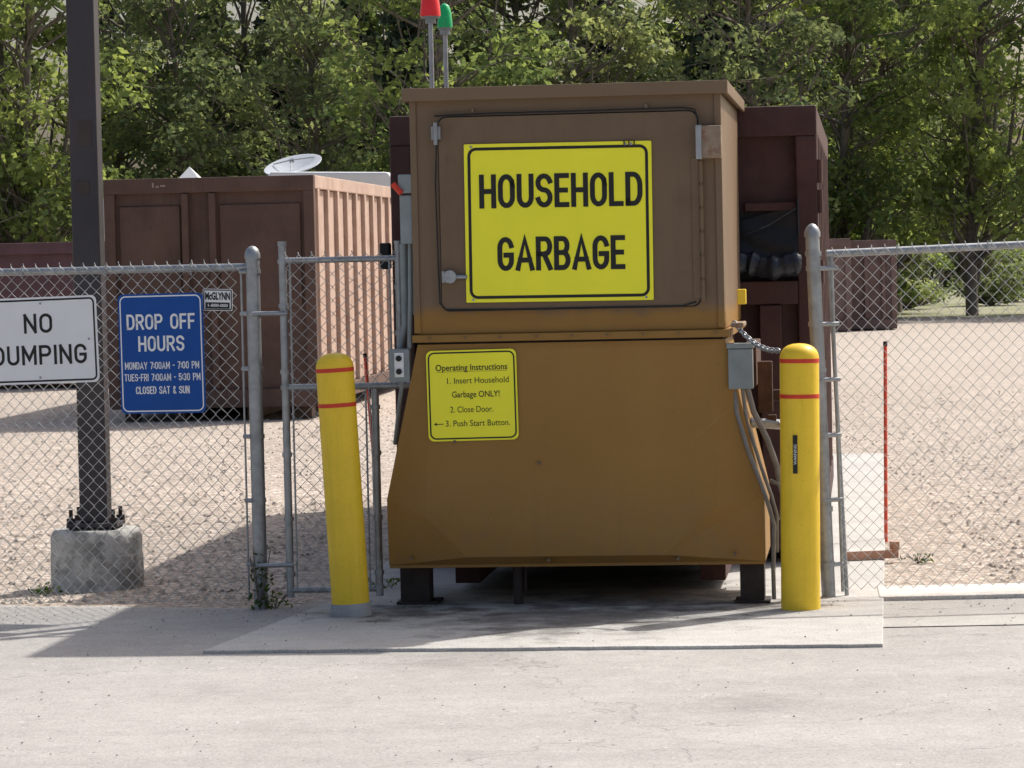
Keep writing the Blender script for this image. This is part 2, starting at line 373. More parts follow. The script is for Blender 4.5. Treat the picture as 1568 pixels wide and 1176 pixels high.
# ------------------------------------------------------------------ compactor
TH=R(-6.2)
C=empty('garbage_compactor',(.316,17.35,0),TH)
zt=1.44
out=[(-.82,.0,zt),(.82,.0,zt),(1.01,.03,.61),(1.01,.06,.255),(-1.01,.06,.255),(-1.01,.03,.61)]
inn=[(-.74,-.004,zt-.03),(.74,-.004,zt-.03),(.76,-.016,.56),(.48,-.004,.30),(-.58,-.004,.30),(-.80,-.016,.52)]
bk=[(x,.95,z) for x,y,z in out]
V=out+inn+bk; F=[(6,11,10,9,8,7)]
for i in range(6):
    j=(i+1)%6; F.append((i,i+6,j+6,j)); F.append((i,j,12+j,12+i))
obj('skirt',V,F,ochre,C)
boxes('skirt_edge_strips',[(-1.008,1.008,.062,.08,.238,.256)],ochre,C,.003)
boxes('ram_body',[(-.78,.78,.3,2.3,.34,1.44),(-.95,.95,.95,1.1,.34,.7)],darkred,C)
boxes('hopper',[(-.82,.82,0,2.3,1.49,2.745)],hop,C,.008)
boxes('hopper_flange',[(-.845,.845,-.03,.05,1.452,1.492),(-.835,-.8,-.012,.0,1.50,2.74),(.785,.822,-.012,.0,1.50,2.74),(.8,.85,.052,2.25,1.45,1.489)],hop,C,.004)
boxes('seam_shadow_gap',[(-.81,.81,.02,.9,1.436,1.4515)],black,C,0)
boxes('lid',[(-.862,.855,-.055,2.38,2.752,2.80)],doorp,C,.01)
boxes('lid_lip',[(-.868,.861,-.062,-.045,2.735,2.803),(.845,.862,-.044,2.38,2.735,2.803),(-.869,-.852,-.044,2.38,2.735,2.803)],hop,C,.004)
dc=(.008,2.133)
plate('door_seal',dc[0],dc[1],1.385,1.035,.045,-.006,.0,black,C)
plate('door_panel',dc[0],dc[1],1.362,1.012,.04,-.03,-.004,doorp,C,.006)
plate('door_frame_trim',dc[0]-.01,dc[1]+.005,1.45,1.07,.05,-.003,.0,hop,C,.001)
tubes('door_seal_bead',[([(-.685,-.03,2.60),(-.70,-.034,2.3),(-.695,-.034,1.9),(-.69,-.034,1.66),(-.66,-.036,1.625),(-.3,-.036,1.62),(.2,-.036,1.622),(.6,-.036,1.62),(.675,-.036,1.64)],.0045),
  ([(-.70,-.03,2.655),(-.4,-.034,2.662),(.2,-.034,2.662),(.62,-.034,2.665),(.685,-.034,2.655),(.70,-.034,2.60)],.005)],black,C,6)
hv=[((.71,-.036,2.38-.125*i-.11),(.71,-.036,2.38-.125*i)) for i in range(6)]
tubes('door_hinge',[([a,b],.012) for a,b in hv]+[([(.71,-.036,1.66),(.71,-.036,2.4)],.006)],doorp,C,8)
boxes('hinge_leaf',[(.66,.70,-.036,-.028,1.66,2.40)],doorp,C,.002)
boxes('hinge_box',[(.715,.825,-.10,-.0,2.395,2.565)],edgep,C,.008)
boxes('hinge_box_strap',[(.69,.722,-.11,-.03,2.39,2.57)],galv,C,.006)
tubes('latch',[([(-.665,-.05,1.80),(-.54,-.055,1.797)],.012),([(-.63,-.03,1.80),(-.63,-.075,1.80)],.035),([(-.665,-.045,1.77),(-.665,-.045,1.83)],.012)],galv,C,12)
boxes('top_catch',[(-.715,-.665,-.055,-.028,2.53,2.60),(-.70,-.68,-.075,-.05,2.50,2.62)],galv,C,.003)
boxes('weld_clips',[(.42,.435,-.02,0,2.668,2.69),(-.5,-.49,-.02,0,2.668,2.69)],edgep,C,.001)
bl=[]
for i in range(9): bl.append(([(-.75+.19*i,-.045,1.475),(-.75+.19*i,-.02,1.475)],.006))
for p in ((-.18,.80),(-.63,.92),(-.88,.3),(.85,.3),(-.14,.28),(.55,.28)): bl.append(([(p[0],-.022,p[1]),(p[0],.02,p[1])],.010))
tubes('bolts',bl,doorp,C,8)
boxes('legs',[(-.98,-.82,.25,.42,.02,.29),(.87,1.0,.12,.30,.02,.29),(-1.0,-.77,.22,.46,.024,.04),(.84,1.03,.10,.34,.024,.04)],legm,C,.004)
tubes('drain_pipe',[([(-.33,.2,.02),(-.33,.2,.3)],.026),([(-.29,.2,.1),(-.29,.2,.3)],.008)],cplm if False else legm,C,12)
boxes('under_frame',[(-.76,.76,2.05,2.3,.13,.34),(-.76,-.62,.9,2.04,.07,.34),(.62,.76,.9,2.04,.07,.34)],darkred,C,.004)
tubes('frame_lugs',[([(x,2.03,.2),(x,2.06,.2)],.035) for x in (-.55,-.2,.25,.5)],galv,C,10)
boxes('push_button_box',[(-.975,-.865,-.02,.07,1.245,1.42)],greybox,C,.006)
boxes('button_plate',[(-.945,-.895,-.024,-.018,1.27,1.40)],whi,C,.002)
tubes('buttons',[([(-.92,-.036,1.37),(-.92,-.02,1.37)],.016),([(-.92,-.036,1.30),(-.92,-.02,1.30)],.016)],blk,C,12)
boxes('disconnect_box',[(-.90,-.825,.0,.15,1.98,2.24),(-.905,-.83,-.01,.12,2.25,2.35)],greybox,C,.006)
tubes('disconnect_handle',[([(-.93,-.02,2.30),(-.885,-.03,2.25)],.016)],redm,C,8)
tubes('conduit_left',[([(-.855,.05,1.98),(-.86,.05,1.7),(-.87,.04,1.42)],.013),([(-.90,.1,1.98),(-.90,.12,1.55),(-.93,.1,1.42)],.02),([(-.91,.03,1.25),(-.93,.06,1.15),(-.99,.25,.9)],.012)],greybox,C,10)
boxes('left_plates',[(-.86,-.822,.05,.3,1.6,2.0)],greybox,C,.004)
boxes('junction_box',[(.835,.965,-.03,.09,1.175,1.388)],greybox,C,.006)
boxes('junction_box_cover',[(.828,.972,-.037,.092,1.39,1.416)],greybox,C,.003)
boxes('yellow_bracket',[(.885,.93,.1,.2,1.62,1.70)],boly,C,.004)
boxes('pull_bracket',[(.853,.92,-.02,.4,1.50,1.525)],edgep,C,.006)
cpl=M('weathered_conduit',(.20,.19,.18),.6,.2,.2,12)
tubes('conduit_right',[([(.865,.02,1.18),(.875,.0,1.05),(.93,.0,.85),(1.00,.0,.66),(1.035,.0,.55),(1.06,.02,.45),(1.05,.05,.2),(1.05,.1,.05)],.012),
 ([(.905,.03,1.18),(.925,.03,1.0),(1.0,.03,.75),(1.05,.02,.60),(1.075,.03,.5),(1.07,.1,.3)],.010),
 ([(.93,.05,1.18),(.96,.08,1.05),(1.03,.1,.9),(1.08,.1,.75),(1.09,.1,.66)],.016),
 ([(1.04,.1,.68),(1.09,.08,.66),(1.105,.08,.6),(1.10,.08,.5),(1.06,.1,.46)],.012)],cpl,C,10)
tubes('turnbuckle',[([(.93,.5,.97),(1.25,.55,.94)],.028),([(1.08,.5,.96),(1.25,.5,.90)],.014)],galv,C,12)
boxes('side_clutter',[(.97,1.05,.55,.62,1.02,1.30),(.98,1.16,.64,.68,1.08,1.14),(1.02,1.07,.5,.54,.95,1.01),(.9,.96,.7,1.5,1.16,1.4)],rust,C,.006)
# ------------------------------------------------------------------ signs on the compactor
S=empty('household_garbage_sign',(0,0,0))
loc=Matrix.Translation((.316,17.35,0))@Matrix.Rotation(TH,4,'Z')
def onC(e,x,y,z,tilt=0):
    e.location=loc@Vector((x,y,z)); e.rotation_euler=(0,tilt,TH)
onC(S,-.047,-.036,2.078,R(.3))
plate('panel',0,0,.995,.838,.006,-.004,.0,yel,S,.001)
ring('border',0,0,.960,.803,.045,.016,-.0052,blk,S)
stroke_text('line_household','HOUSEHOLD',.014,.168,.180,.868,-.006,blk,S,.0265)
stroke_text('line_garbage','GARBAGE',.012,-.165,.180,.680,-.006,blk,S,.0265)
tubes('sign_bolts',[([(sx,-.008,sz),(sx,-.002,sz)],.007) for sx,sz in ((-.46,.405),(.36,.405),(.39,.405),(-.46,-.405),(.46,-.405))],galv,S,8)
boxes('rust_clips',[(.352,.358,-.012,-.005,.385,.425),(.377,.383,-.012,-.005,.385,.43),(.405,.411,-.012,-.005,.39,.425)],rust,S,0)
S2=empty('operating_instructions_sign'); onC(S2,-.53,-.018,1.167,R(-.6))
plate('panel',0,0,.482,.482,.03,-.003,.0,yel,S2,.001)
ring('border',0,0,.466,.466,.035,.008,-.0042,blk,S2)
font_text('heading','Operating Instructions',0,.148,.046,.385,-.0045,blk,S2,.0006)
boxes('underline',[(-.19,.19,-.0046,-.0042,.127,.1285)],blk,S2,0)
font_text('step_1','1. Insert Household',.03,.078,.046,.33,-.0045,blk,S2)
font_text('step_1b','Garbage ONLY!',.02,.004,.046,.255,-.0045,blk,S2,.0004)
font_text('step_2','2. Close Door.',-.005,-.076,.046,.23,-.0045,blk,S2)
font_text('step_3','3. Push Start Button.',.025,-.150,.046,.345,-.0045,blk,S2)
boxes('arrow_shaft',[(-.205,-.16,-.0048,-.0042,-.1525,-.1485)],blk,S2,0)
obj('arrow_head',[(-.212,-.0049,-.1505),(-.195,-.0049,-.142),(-.195,-.0049,-.159)],[(0,2,1)],blk,S2)

# ------------------------------------------------------------------ roll-off containers
def rolloff(name,loc,rz,w,L,z0,z1,mat,side,ribs=.8,ribd=.09,bodyside=None,lw=.12):
    e=empty(name,loc,rz); h=w/2
    boxes('body',[(-h+ribd,h-ribd,.08,L,z0,z1-.02)],mat,e,.006)
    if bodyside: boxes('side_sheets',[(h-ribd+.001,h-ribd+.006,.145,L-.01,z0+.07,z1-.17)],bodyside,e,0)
    boxes('front_frame',[(-h,-h+.13,0,.14,z0,z1-.18),(h-.13,h,0,.14,z0,z1-.18),(-h,h,0,.14,z1-.18,z1),(-h+.005,h-.005,.005,.135,z0-.12,z0+.1)],mat,e,.01)
    rb=[]; y=.35
    while y<L:
        for s in (-1,1):
            a,b=sorted((s*(h-ribd),s*h)); rb.append((a,b,y,y+lw,z0+.06,z1-.16))
        y+=ribs
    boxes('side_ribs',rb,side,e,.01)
    boxes('top_rails',[(-h,-h+.12,.14,L,z1-.16,z1),(h-.12,h,.14,L,z1-.16,z1)],side,e,.01)
    boxes('bottom_rails',[(-h,-h+.12,.14,L,z0-.12,z0+.06),(h-.12,h,.14,L,z0-.12,z0+.06)],mat,e,.01)
    boxes('skids',[(-.5,-.38,.15,L,.02,z0),(.38,.5,.15,L,.02,z0)],mat,e,.01)
    boxes('wheels_frame',[(-h+.13,-h+.28,.3,.6,.01,z0),(h-.28,h-.13,.3,.6,.01,z0),(-h+.13,-h+.28,L-.6,L-.3,.01,z0),(h-.28,h-.13,L-.6,L-.3,.01,z0)],mat,e,.01)
    return e
loc2=loc@Vector((0,2.36,0))
K=rolloff('roll_off_container',tuple(loc2),TH,2.58,6.2,.22,2.765,darkred,darkred,ribs=.75,ribd=.06)
boxes('front_members',[(.85,1.16,.02,.10,2.14,2.19),(.80,1.16,-.02,.12,1.58,1.72),(.93,1.06,-.03,.1,.3,1.575),(.75,1.16,-.03,.05,.36,.55),(-1.16,-.8,-.02,.1,1.58,1.72),(1.07,1.16,.02,.1,.62,.72)],darkred,K,.006)
tubes('hinge_pins',[([(1.30,.02,z),(1.30,.02,z+.14)],.02) for z in (2.3,2.12,1.7,1.1,.7)],darkred,K,8)
boxes('inner_dark_panel',[(-1.155,1.155,.065,.078,1.725,2.135)],black,K,0)
pts=[];rs=[]
for i in range(26):
    t=i/25; pts.append((.76+.42*t,-.08+.012*math.sin(7*t),1.825+.012*math.sin(8*t)-.015*t)); rs.append(.070+.007*math.sin(23*t)+.006*math.sin(41*t+1))
tube('tarp_roll',pts,rs,tarpb,K,20)
V=[];F=[]
nu,nv=26,14
for i in range(nu):
    for j in range(nv):
        u=i/(nu-1); v_=j/(nv-1)
        V.append((.80+.37*u,.03-.05*(1-v_)-.007*math.sin(u*6+v_*9),1.84+(.24+.09*u)*v_-.11*math.sin(u*3.1)*(1-abs(2*v_-1))*.3))
for i in range(nu-1):
    for j in range(nv-1): F.append((i*nv+j,(i+1)*nv+j,(i+1)*nv+j+1,i*nv+j+1))
obj('tarp_drape',V,F,tarp,K,True)
tubes('tarp_strap',[([(.85,-.03,2.0),(1.0,-.03,2.06),(1.17,-.02,2.16)],.007),([(1.17,-.03,2.22),(1.17,-.03,1.98)],.008)],tarpb,K,6)
boxes('latch_hook',[(-1.36,-1.30,-.04,.06,1.84,2.0)],black,K,.01)
Kb=rolloff('roll_off_container',(-3.59,39.2,0),R(-5.0),2.55,11.5,.28,2.93,brownc,ribsun,ribs=.86,ribd=.06,bodyside=ribsun,lw=.14)  # ribs, top rails and side sheets carry the painted-in sunlight
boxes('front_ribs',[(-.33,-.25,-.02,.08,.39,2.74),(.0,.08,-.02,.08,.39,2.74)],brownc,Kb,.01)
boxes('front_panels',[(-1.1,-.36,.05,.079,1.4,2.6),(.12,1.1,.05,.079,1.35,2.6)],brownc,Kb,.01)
tg=M('graffiti_chalk',(.30,.24,.20),.8)
boxes('chalk_marks',[(-.68,-.66,-.003,0,2.82,2.88),(-.64,-.60,-.003,0,2.82,2.84),(-.58,-.52,-.003,0,2.83,2.85)],tg,Kb,0)
Km=rolloff('roll_off_container',(-8.2,51,0),R(-5.0),4.6,2.4,.25,2.28,mauve,mauve,ribs=.6)
Kr=rolloff('roll_off_container',(6.7,75,0),R(4),2.3,5,.15,2.15,mauve2,mauve2,ribs=.7)
Kr2=rolloff('roll_off_container',(8.15,76,0),R(-3),1.7,4,.15,2.1,mauve2,mauve2,ribs=.7)
boxes('stiffeners',[(-.7+.4*i,-.62+.4*i,-.03,.07,.3,1.9) for i in range(4)],mauve2,Kr2,.01)

# ------------------------------------------------------------------ camper behind
T=empty('camper_trailer',(-3.3,60,0),R(-5))
P=[(-1.25,.75),(1.25,.75),(1.25,3.3),(1.12,3.50),(-1.05,3.56),(-1.25,3.3)]
V=[(x,0,z) for x,z in P]+[(x,6.5,z) for x,z in P]; n=6
obj('body',V,[tuple(range(n)),tuple(range(n,2*n))[::-1]]+[(i,n+i,n+(i+1)%n,(i+1)%n) for i in range(n)],campw,T,False,.05)
boxes('windows',[(-.6,.6,-.02,-.0,1.8,2.5),(1.24,1.27,1,2.2,1.8,2.5)],glass,T,.01)
tubes('wheels',[([(x,3,.36),(x+.2,3,.36)],.36) for x in (-1.2,1.0)],black,T,20)
D=empty('roof_dish',(-.72,.6,3.65)); D.parent=T; D.rotation_euler=(R(20),R(-9),0)
dV=[(0,0,-.03)];dF=[];rings=[(.12,-.028),(.26,-.012),(.40,.02),(.54,.05),(.55,.05),(.54,.03),(.3,-.05)]
for r,z in rings:
    for k in range(28): dV.append((r*math.cos(2*math.pi*k/28),r*math.sin(2*math.pi*k/28),z))
for k in range(28): dF.append((0,1+k,1+(k+1)%28))
for i in range(len(rings)-1):
    for k in range(28): dF.append((1+i*28+k,1+(i+1)*28+k,1+(i+1)*28+(k+1)%28,1+i*28+(k+1)%28))
obj('reflector',dV,dF,dishm,D,True)
tubes('feed_arms',[([(.45*math.cos(a),.45*math.sin(a),.05),(0,0,.14)],.010) for a in (.5,2.6,4.7)]+[([(0,0,.10),(0,0,.16)],.05),([(0,0,-.35),(0,0,-.03)],.04)],greybox,D,8)
T2=empty('camper_trailer',(-7.1,66,0),R(-5))
obj('body',[(a*.9,b,c*.97) for a,b,c in V],[tuple(range(n)),tuple(range(n,2*n))[::-1]]+[(i,n+i,n+(i+1)%n,(i+1)%n) for i in range(n)],campw,T2,False,.05)
Vv=[(.2,.4,3.44),(.95,.4,3.44),(.95,1.2,3.44),(.2,1.2,3.44),(.55,.8,3.88)]
obj('roof_vent',Vv,[(0,1,4),(1,2,4),(2,3,4),(3,0,4)],campw,T2)
boxes('windows',[(-.6,.6,-.02,-.0,1.8,2.5)],glass,T2,.01)
tubes('wheels',[([(x,3,.36),(x+.2,3,.36)],.36) for x in (-1.1,.9)],black,T2,20)

# ------------------------------------------------------------------ beacons
def beacon(x,y,zb,lens,rr,hh):
    e=empty('signal_beacon',(x,y,0))
    tube('mast',[(0,0,1.6),(0,0,zb)],.014,galv,e,10)
    tube('socket',[(0,0,zb-.01),(0,0,zb+.015),(0,0,zb+.02),(0,0,zb+.035)],[.03,.03,rr*.9,rr*.9],greybox,e,20)
    tube('lens',[(0,0,zb+.03),(0,0,zb+.05),(0,0,zb+hh*.7),(0,0,zb+hh*.92),(0,0,zb+hh)],[rr,rr,rr*.86,rr*.6,rr*.15],lens,e,24)
    boxes('bracket',[(-.03,.03,-.02,.02,2.805,2.83)],galv,e,.002)
beacon(-.415,18.5,3.235,rlamp,.058,.19)
beacon(-.343,19.0,3.205,glamp,.044,.17)

# ------------------------------------------------------------------ bollards
def bollard(x,y,lx,label=False,dia=.102,collar=True):
    e=empty('bollard',(x,y,0),0,(0,lx,0))
    H=1.34
    pr=[(.0,dia),(H,dia)]+[(H+.075*math.sin(R(a)),dia*math.cos(R(a))**.8) for a in (15,30,45,60,75,88)]
    tube('post',[(0,0,z) for z,r in pr],[r for z,r in pr],boly,e,40)
    for nme,z in (('upper_band',1.325),('lower_band',1.14)):
        tube(nme,[(0,0,z-.011),(0,0,z+.011)],dia+.0012,redm,e,40)
    if collar: tube('collar',[(0,0,-.02),(0,0,.085),(0,0,.09)],[dia+.008,dia+.006,dia],colr,e,40)
    if label: 
        boxes('label',[(-.045,-.022,-dia-.004,-dia+.012,.74,.94)],blk,e,.001)
        font_text('label_text','WARNING',-.033,.84,.022,0,-dia-.005,whi,e).rotation_euler=(R(90),R(-90),0)
    return e
bollard(-.875,17.22,R(-2.5),False,.1)
bollard(1.487,17.05,R(.7),True,.103,False)

# ------------------------------------------------------------------ fences
def bands(zs,r,x=0,y=0): return [([(x,y,z-.012),(x,y,z+.012)],r) for z in zs]
fe=empty('chain_link_fence',(-1.40,17.82,0),R(-15.5))
tubes('terminal_post',[([(0,0,-.05),(0,0,1.93)],.038)]+bands((1.85,1.62,1.32,.95,.6,.25),.043),galv,fe,20)
tube('post_cap',[(0,0,1.92),(0,0,1.945),(0,0,1.97),(0,0,1.985),(0,0,1.99)],[.043,.043,.034,.018,.004],galv,fe,20)
tubes('top_rail',[([(-8,0,1.875),(-.03,0,1.875)],.0215)]+[([(-2.4,0,0),(-2.4,0,1.86)],.03),([(-5.2,0,0),(-5.2,0,1.86)],.03)],galv,fe,14)
tubes('tension_bar',[([(-.065,-.01,.05),(-.065,-.01,1.87)],.006)]+[([(-.07,-.012,z),(-.02,-.03,z)],.012) for z in (1.85,1.62,1.32,.95,.6,.25)],galv,fe,8)
tubes('ties',[([(-.35-.5*i,-.026,1.84),(-.35-.5*i,-.026,1.905)],.004) for i in range(14)],galv,fe,6)
chainlink('mesh',-7.0,-.055,.03,1.90,fe,wire,.0027,None,-.024,.016)
fp=empty('chain_link_fence_panel',(-1.232,17.75,0),R(-2))
x1,x2=.632,.487
tubes('frame',[([(0,0,.07),(0,0,1.985)],.021),([(x1,0,1.215),(x1,0,1.985)],.021),([(x2,0,.07),(x2,0,1.20)],.021),
   ([(0,0,1.905),(x1,0,1.905)],.017),([(0,0,1.215),(x1+.08,0,1.215)],.019),([(0,0,.11),(x2,0,.11)],.017)]
   +bands((1.90,1.66,1.3,1.215,.85,.5,.2),.027)+bands((1.90,1.75,1.5,1.3),.027,x1)+bands((1.1,.85,.5,.2,.12),.027,x2),galv,fp,14)
tubes('caps',[([(0,0,1.985),(0,0,2.0),(0,0,2.01)],.024),([(x1,0,1.985),(x1,0,2.0)],.024)],galv,fp,14)
tubes('tension_bars',[([(.04,-.01,.12),(.04,-.01,1.9)],.006),([(x1-.05,-.01,1.23),(x1-.05,-.01,1.9)],.006),([(x2-.05,-.01,.12),(x2-.05,-.01,1.2)],.006)],galv,fp,6)
tubes('straps',[([(-.17,-.02,z),(.02,-.02,z)],.013) for z in (1.62,.25)],galv,fp,8)
chainlink('mesh',.03,x1-.01,.10,1.95,fp,wire,.0027,lambda x,z:(z>1.2 or x<x2-.01),-.018,.014)
fr=empty('chain_link_fence',(1.69,17.62,0),R(5))
tubes('terminal_post',[([(0,0,-.02),(-.055,0,1.98)],.038)]+[([(-.055*z/2,0,z-.013),(-.055*z/2,0,z+.013)],.044) for z in (1.88,1.8,1.5,1.25,.9,.5,.2)],galv,fr,20)
tube('post_cap',[(-.055,0,1.97),(-.055,0,1.995),(-.055,0,2.02),(-.055,0,2.037),(-.055,0,2.043)],[.044,.044,.034,.018,.004],galv,fr,20)
tubes('top_rail',[([(.02,0,1.878),(8,0,2.07)],.0215),([(3.0,0,0),(3.0,0,1.94)],.03),([(6.0,0,0),(6.0,0,2.0)],.03)],galv,fr,14)
tubes('tension_bar',[([(.075,-.01,.05),(.045,-.01,1.87)],.009),([(.105,.03,.02),(.04,.03,1.87)],.012)]+[([(.08,-.012,z),(-.03,-.03,z)],.012) for z in (1.8,1.5,1.2,.9,.55,.2)],galv,fr,8)
tubes('ties',[([(.4+.5*i,-.026,1.855+.012*i),(.4+.5*i,-.026,1.92+.012*i)],.004) for i in range(14)],galv,fr,6)
wire_sun=M('fence_wire_sunlit',(.64,.65,.66),.4,.3,.15,20)  # brighter copy of the wire, sunlight put into its colour
chainlink('mesh',.06,7.0,.06,1.91,fr,wire_sun,.0024,None,-.024,.016,.024)
FA=R(-15.5)
ND=empty('no_dumping_sign',(-2.615,18.092,1.493)); ND.rotation_euler=(0,R(-1.2),FA)
plate('panel',0,0,.70,.478,.03,-.003,0,whi,ND,.001)
ring('border',0,0,.68,.458,.03,.010,-.0042,blk,ND)
stroke_text('line_no','NO',.0,.095,.108,.17,-.0045,blk,ND,.0165)
stroke_text('line_dumping','DUMPING',.0,-.08,.108,.565,-.0045,blk,ND,.0165)
tubes('bolts',[([(a,-.006,b),(a,0,b)],.007) for a,b in ((.02,.205),(.3,.0),(0,-.205))],galv,ND,8)
DH=empty('drop_off_hours_sign',(-1.915,17.893,1.412)); DH.rotation_euler=(0,R(-.4),FA)
plate('panel',0,0,.495,.655,.03,-.003,0,blu,DH,.001)
ring('border',0,0,.477,.637,.035,.007,-.0042,whi,DH)
stroke_text('line_1','DROP OFF',.0,.175,.085,.40,-.0045,whi,DH,.0125)
stroke_text('line_2','HOURS',.0,.055,.085,.27,-.0045,whi,DH,.0125)
stroke_text('line_3','MONDAY 7:00AM - 7:00 PM',.0,-.065,.040,.435,-.0045,whi,DH,.0052)
stroke_text('line_4','TUES-FRI 7:00AM - 5:30 PM',.0,-.13,.040,.445,-.0045,whi,DH,.0052)
stroke_text('line_5','CLOSED SAT & SUN',.0,-.20,.042,.315,-.0045,whi,DH,.006)
CP=empty('fence_company_plate',(-1.595,17.82,1.70)); CP.rotation_euler=(0,R(2),FA)
plate('panel',0,0,.172,.118,.008,-.002,0,whi,CP,.0005)
ring('border',0,0,.166,.112,.008,.006,-.003,blk,CP)
boxes('dark_band',[(-.07,.07,-.0035,-.003,-.048,-.014)],blk,CP,0)
font_text('name_text','McGLYNN',0,.018,.055,.145,-.0035,blk,CP,.0022)
font_text('phone_text','1-800-000',0,-.031,.022,.115,-.004,whi,CP,.0004)

# ------------------------------------------------------------------ light pole
L=empty('light_pole',(-2.475,19.25,0),R(-3))
pr=[(-.02,.275),(.20,.272),(.202,.268),(.30,.268),(.33,.262),(.35,.245)]
V,F=tubevf([(0,0,z) for z,r in pr],[r for z,r in pr],28)
V=[v+Vector((random.uniform(-.003,.003),random.uniform(-.003,.003),0)) for v in V]
sharp(obj('concrete_pier',V,F,conc,L,True),35)
boxes('base_plate',[(-.15,.15,-.15,.15,.365,.39)],bronze,L,.005)
boxes('shaft',[(-.082,.082,-.082,.082,.39,6.4)],bronze,L,.008)
boxes('patch',[(-.03,.05,-.086,-.081,2.6,2.75),(-.05,.03,-.086,-.081,2.32,2.40)],patchm,L,.002)
boxes('lamp_head',[(-.2,.2,-1.0,-.1,6.25,6.4)],bronze,L,.03)
tubes('anchor_bolts',[([(a,b,.35),(a,b,.47)],.012) for a in (-.125,.125) for b in (-.125,.125)]+[([(a,b,.39),(a,b,.42)],.026) for a in (-.125,.125) for b in (-.125,.125)],legm,L,8)

# ------------------------------------------------------------------ stakes, chain, bits
def mstake(x,y,h,lean):
    e=empty('marker_stake',(x,y,0),0,(0,lean,0))
    tube('rod',[(0,0,0),(0,0,h)],.012,stake,e,8); tube('cap',[(0,0,h),(0,0,h+.03)],.014,black,e,8)
mstake(2.40,21.1,1.27,R(.8)); mstake(-.98,23.5,1.2,R(-3.5))
A=loc@Vector((.87,.02,1.525)); B=Vector((1.39,17.02,1.38)); ch=[]
N=20
for i in range(N):
    t=i/(N-1); p=A.lerp(B,t)+Vector((0,0,-.04*4*t*(1-t))); ch.append(p)
cv=[];cf=[]
for i in range(N-1):
    p,q=ch[i],ch[i+1]; d=(q-p).normalized(); m=(p+q)/2; s=Vector((0,0,1)).cross(d).normalized() if i%2 else Vector((0,0,1)); s=(s-d*s.dot(d)).normalized()
    pts=[m+d*math.cos(a)*.024+s*math.sin(a)*.012 for a in [2*math.pi*k/10 for k in range(11)]]
    v,f=tubevf(pts,.0042,5,len(cv),False); cv+=v;cf+=f
obj('safety_chain',cv,cf,galv,None,True)
ai=empty('rusty_angle_iron',(1.98,19.6,.03),R(12))
boxes('flange',[(0,.34,0,.06,0,.006),(0,.34,0,.006,.006,.05),(.30,.34,-.02,.05,.05,.10)],pink,ai,.001)
def rocks(name,n,gen,mat,smin,smax):
    V=[];F=[]
    for i in range(n):
        x,y,z=gen(); s=random.uniform(smin,smax); st=len(V); a=random.uniform(0,6)
        for dx,dy,dz in ((1,0,0),(0,1,0),(-1,0,0),(0,-1,0),(0,0,.8),(0,0,-.3)):
            V.append((x+s*(dx*math.cos(a)-dy*math.sin(a))*random.uniform(.8,1.4),y+s*(dx*math.sin(a)+dy*math.cos(a)),z+s*dz))
        F+=[(st,st+1,st+4),(st+1,st+2,st+4),(st+2,st+3,st+4),(st+3,st,st+4)]
    return obj(name,V,F,mat)
def g1():
    if random.random()<.65: x=random.uniform(-3.5,3.5); y=random.gauss(17.6,.5)
    else: x=random.uniform(-3,3); y=random.uniform(11,17)
    return x,y,.012+(.014 if 15.6<y and -1.5<x<1.8 else 0)
rocks('loose_gravel',700,g1,M('pebbles',(.28,.25,.22),.9,0,.5,3),.002,.008)
def g2():
    while True:
        y=18.4+26*random.random()**1.6; x=random.uniform(-1,1)*(.2*y)
        if not(-1.3<x<2.7+.05*(y-18) and y<31): return x,y,.003
rocks('gravel_stones',5200,g2,M('yard_stones',(.42,.36,.30),.95,0,.6,1.5),.008,.022)

# ------------------------------------------------------------------ vegetation
def leafmesh(name,C_,Nrm,S_,T_,mat,extra=None,elong=1.6):
    n=len(C_); rnd=np.random.normal(size=(n,3)); 
    a=np.cross(Nrm,rnd); a/=np.linalg.norm(a,axis=1)[:,None]+1e-9
    b=np.cross(Nrm,a); b/=np.linalg.norm(b,axis=1)[:,None]+1e-9
    s=S_[:,None]
    P=np.stack([C_-a*s*elong/2,C_-b*s/2,C_+a*s*elong/2,C_+b*s/2],1).reshape(-1,3)
    ev,ef=extra if extra else ([],[])
    ef=[q for q in ef if len(q)==4]
    ev=np.array([tuple(v) for v in ev]).reshape(-1,3)
    allv=np.concatenate([P,ev]); nq=len(ef)
    me=bpy.data.meshes.new(name); me.vertices.add(len(allv)); me.vertices.foreach_set('co',allv.ravel())
    li=np.concatenate([np.arange(4*n),(np.array(ef).reshape(-1)+4*n) if nq else np.array([],int)]).astype(np.int32)
    me.loops.add(len(li)); me.loops.foreach_set('vertex_index',li)
    np_=n+nq; me.polygons.add(np_); me.polygons.foreach_set('loop_start',np.arange(0,4*np_,4,dtype=np.int32))
    try: me.polygons.foreach_set('loop_total',np.full(np_,4,np.int32))
    except Exception: pass
    me.materials.append(mat); me.materials.append(bark)
    me.polygons.foreach_set('material_index',np.concatenate([np.zeros(n,np.int32),np.ones(nq,np.int32)]))
    me.update(calc_edges=True); me.validate()
    at=me.attributes.new('tint','FLOAT','POINT')
    at.data.foreach_set('value',np.concatenate([np.repeat(T_,4),np.zeros(len(ev))]).astype(np.float32))
    return me
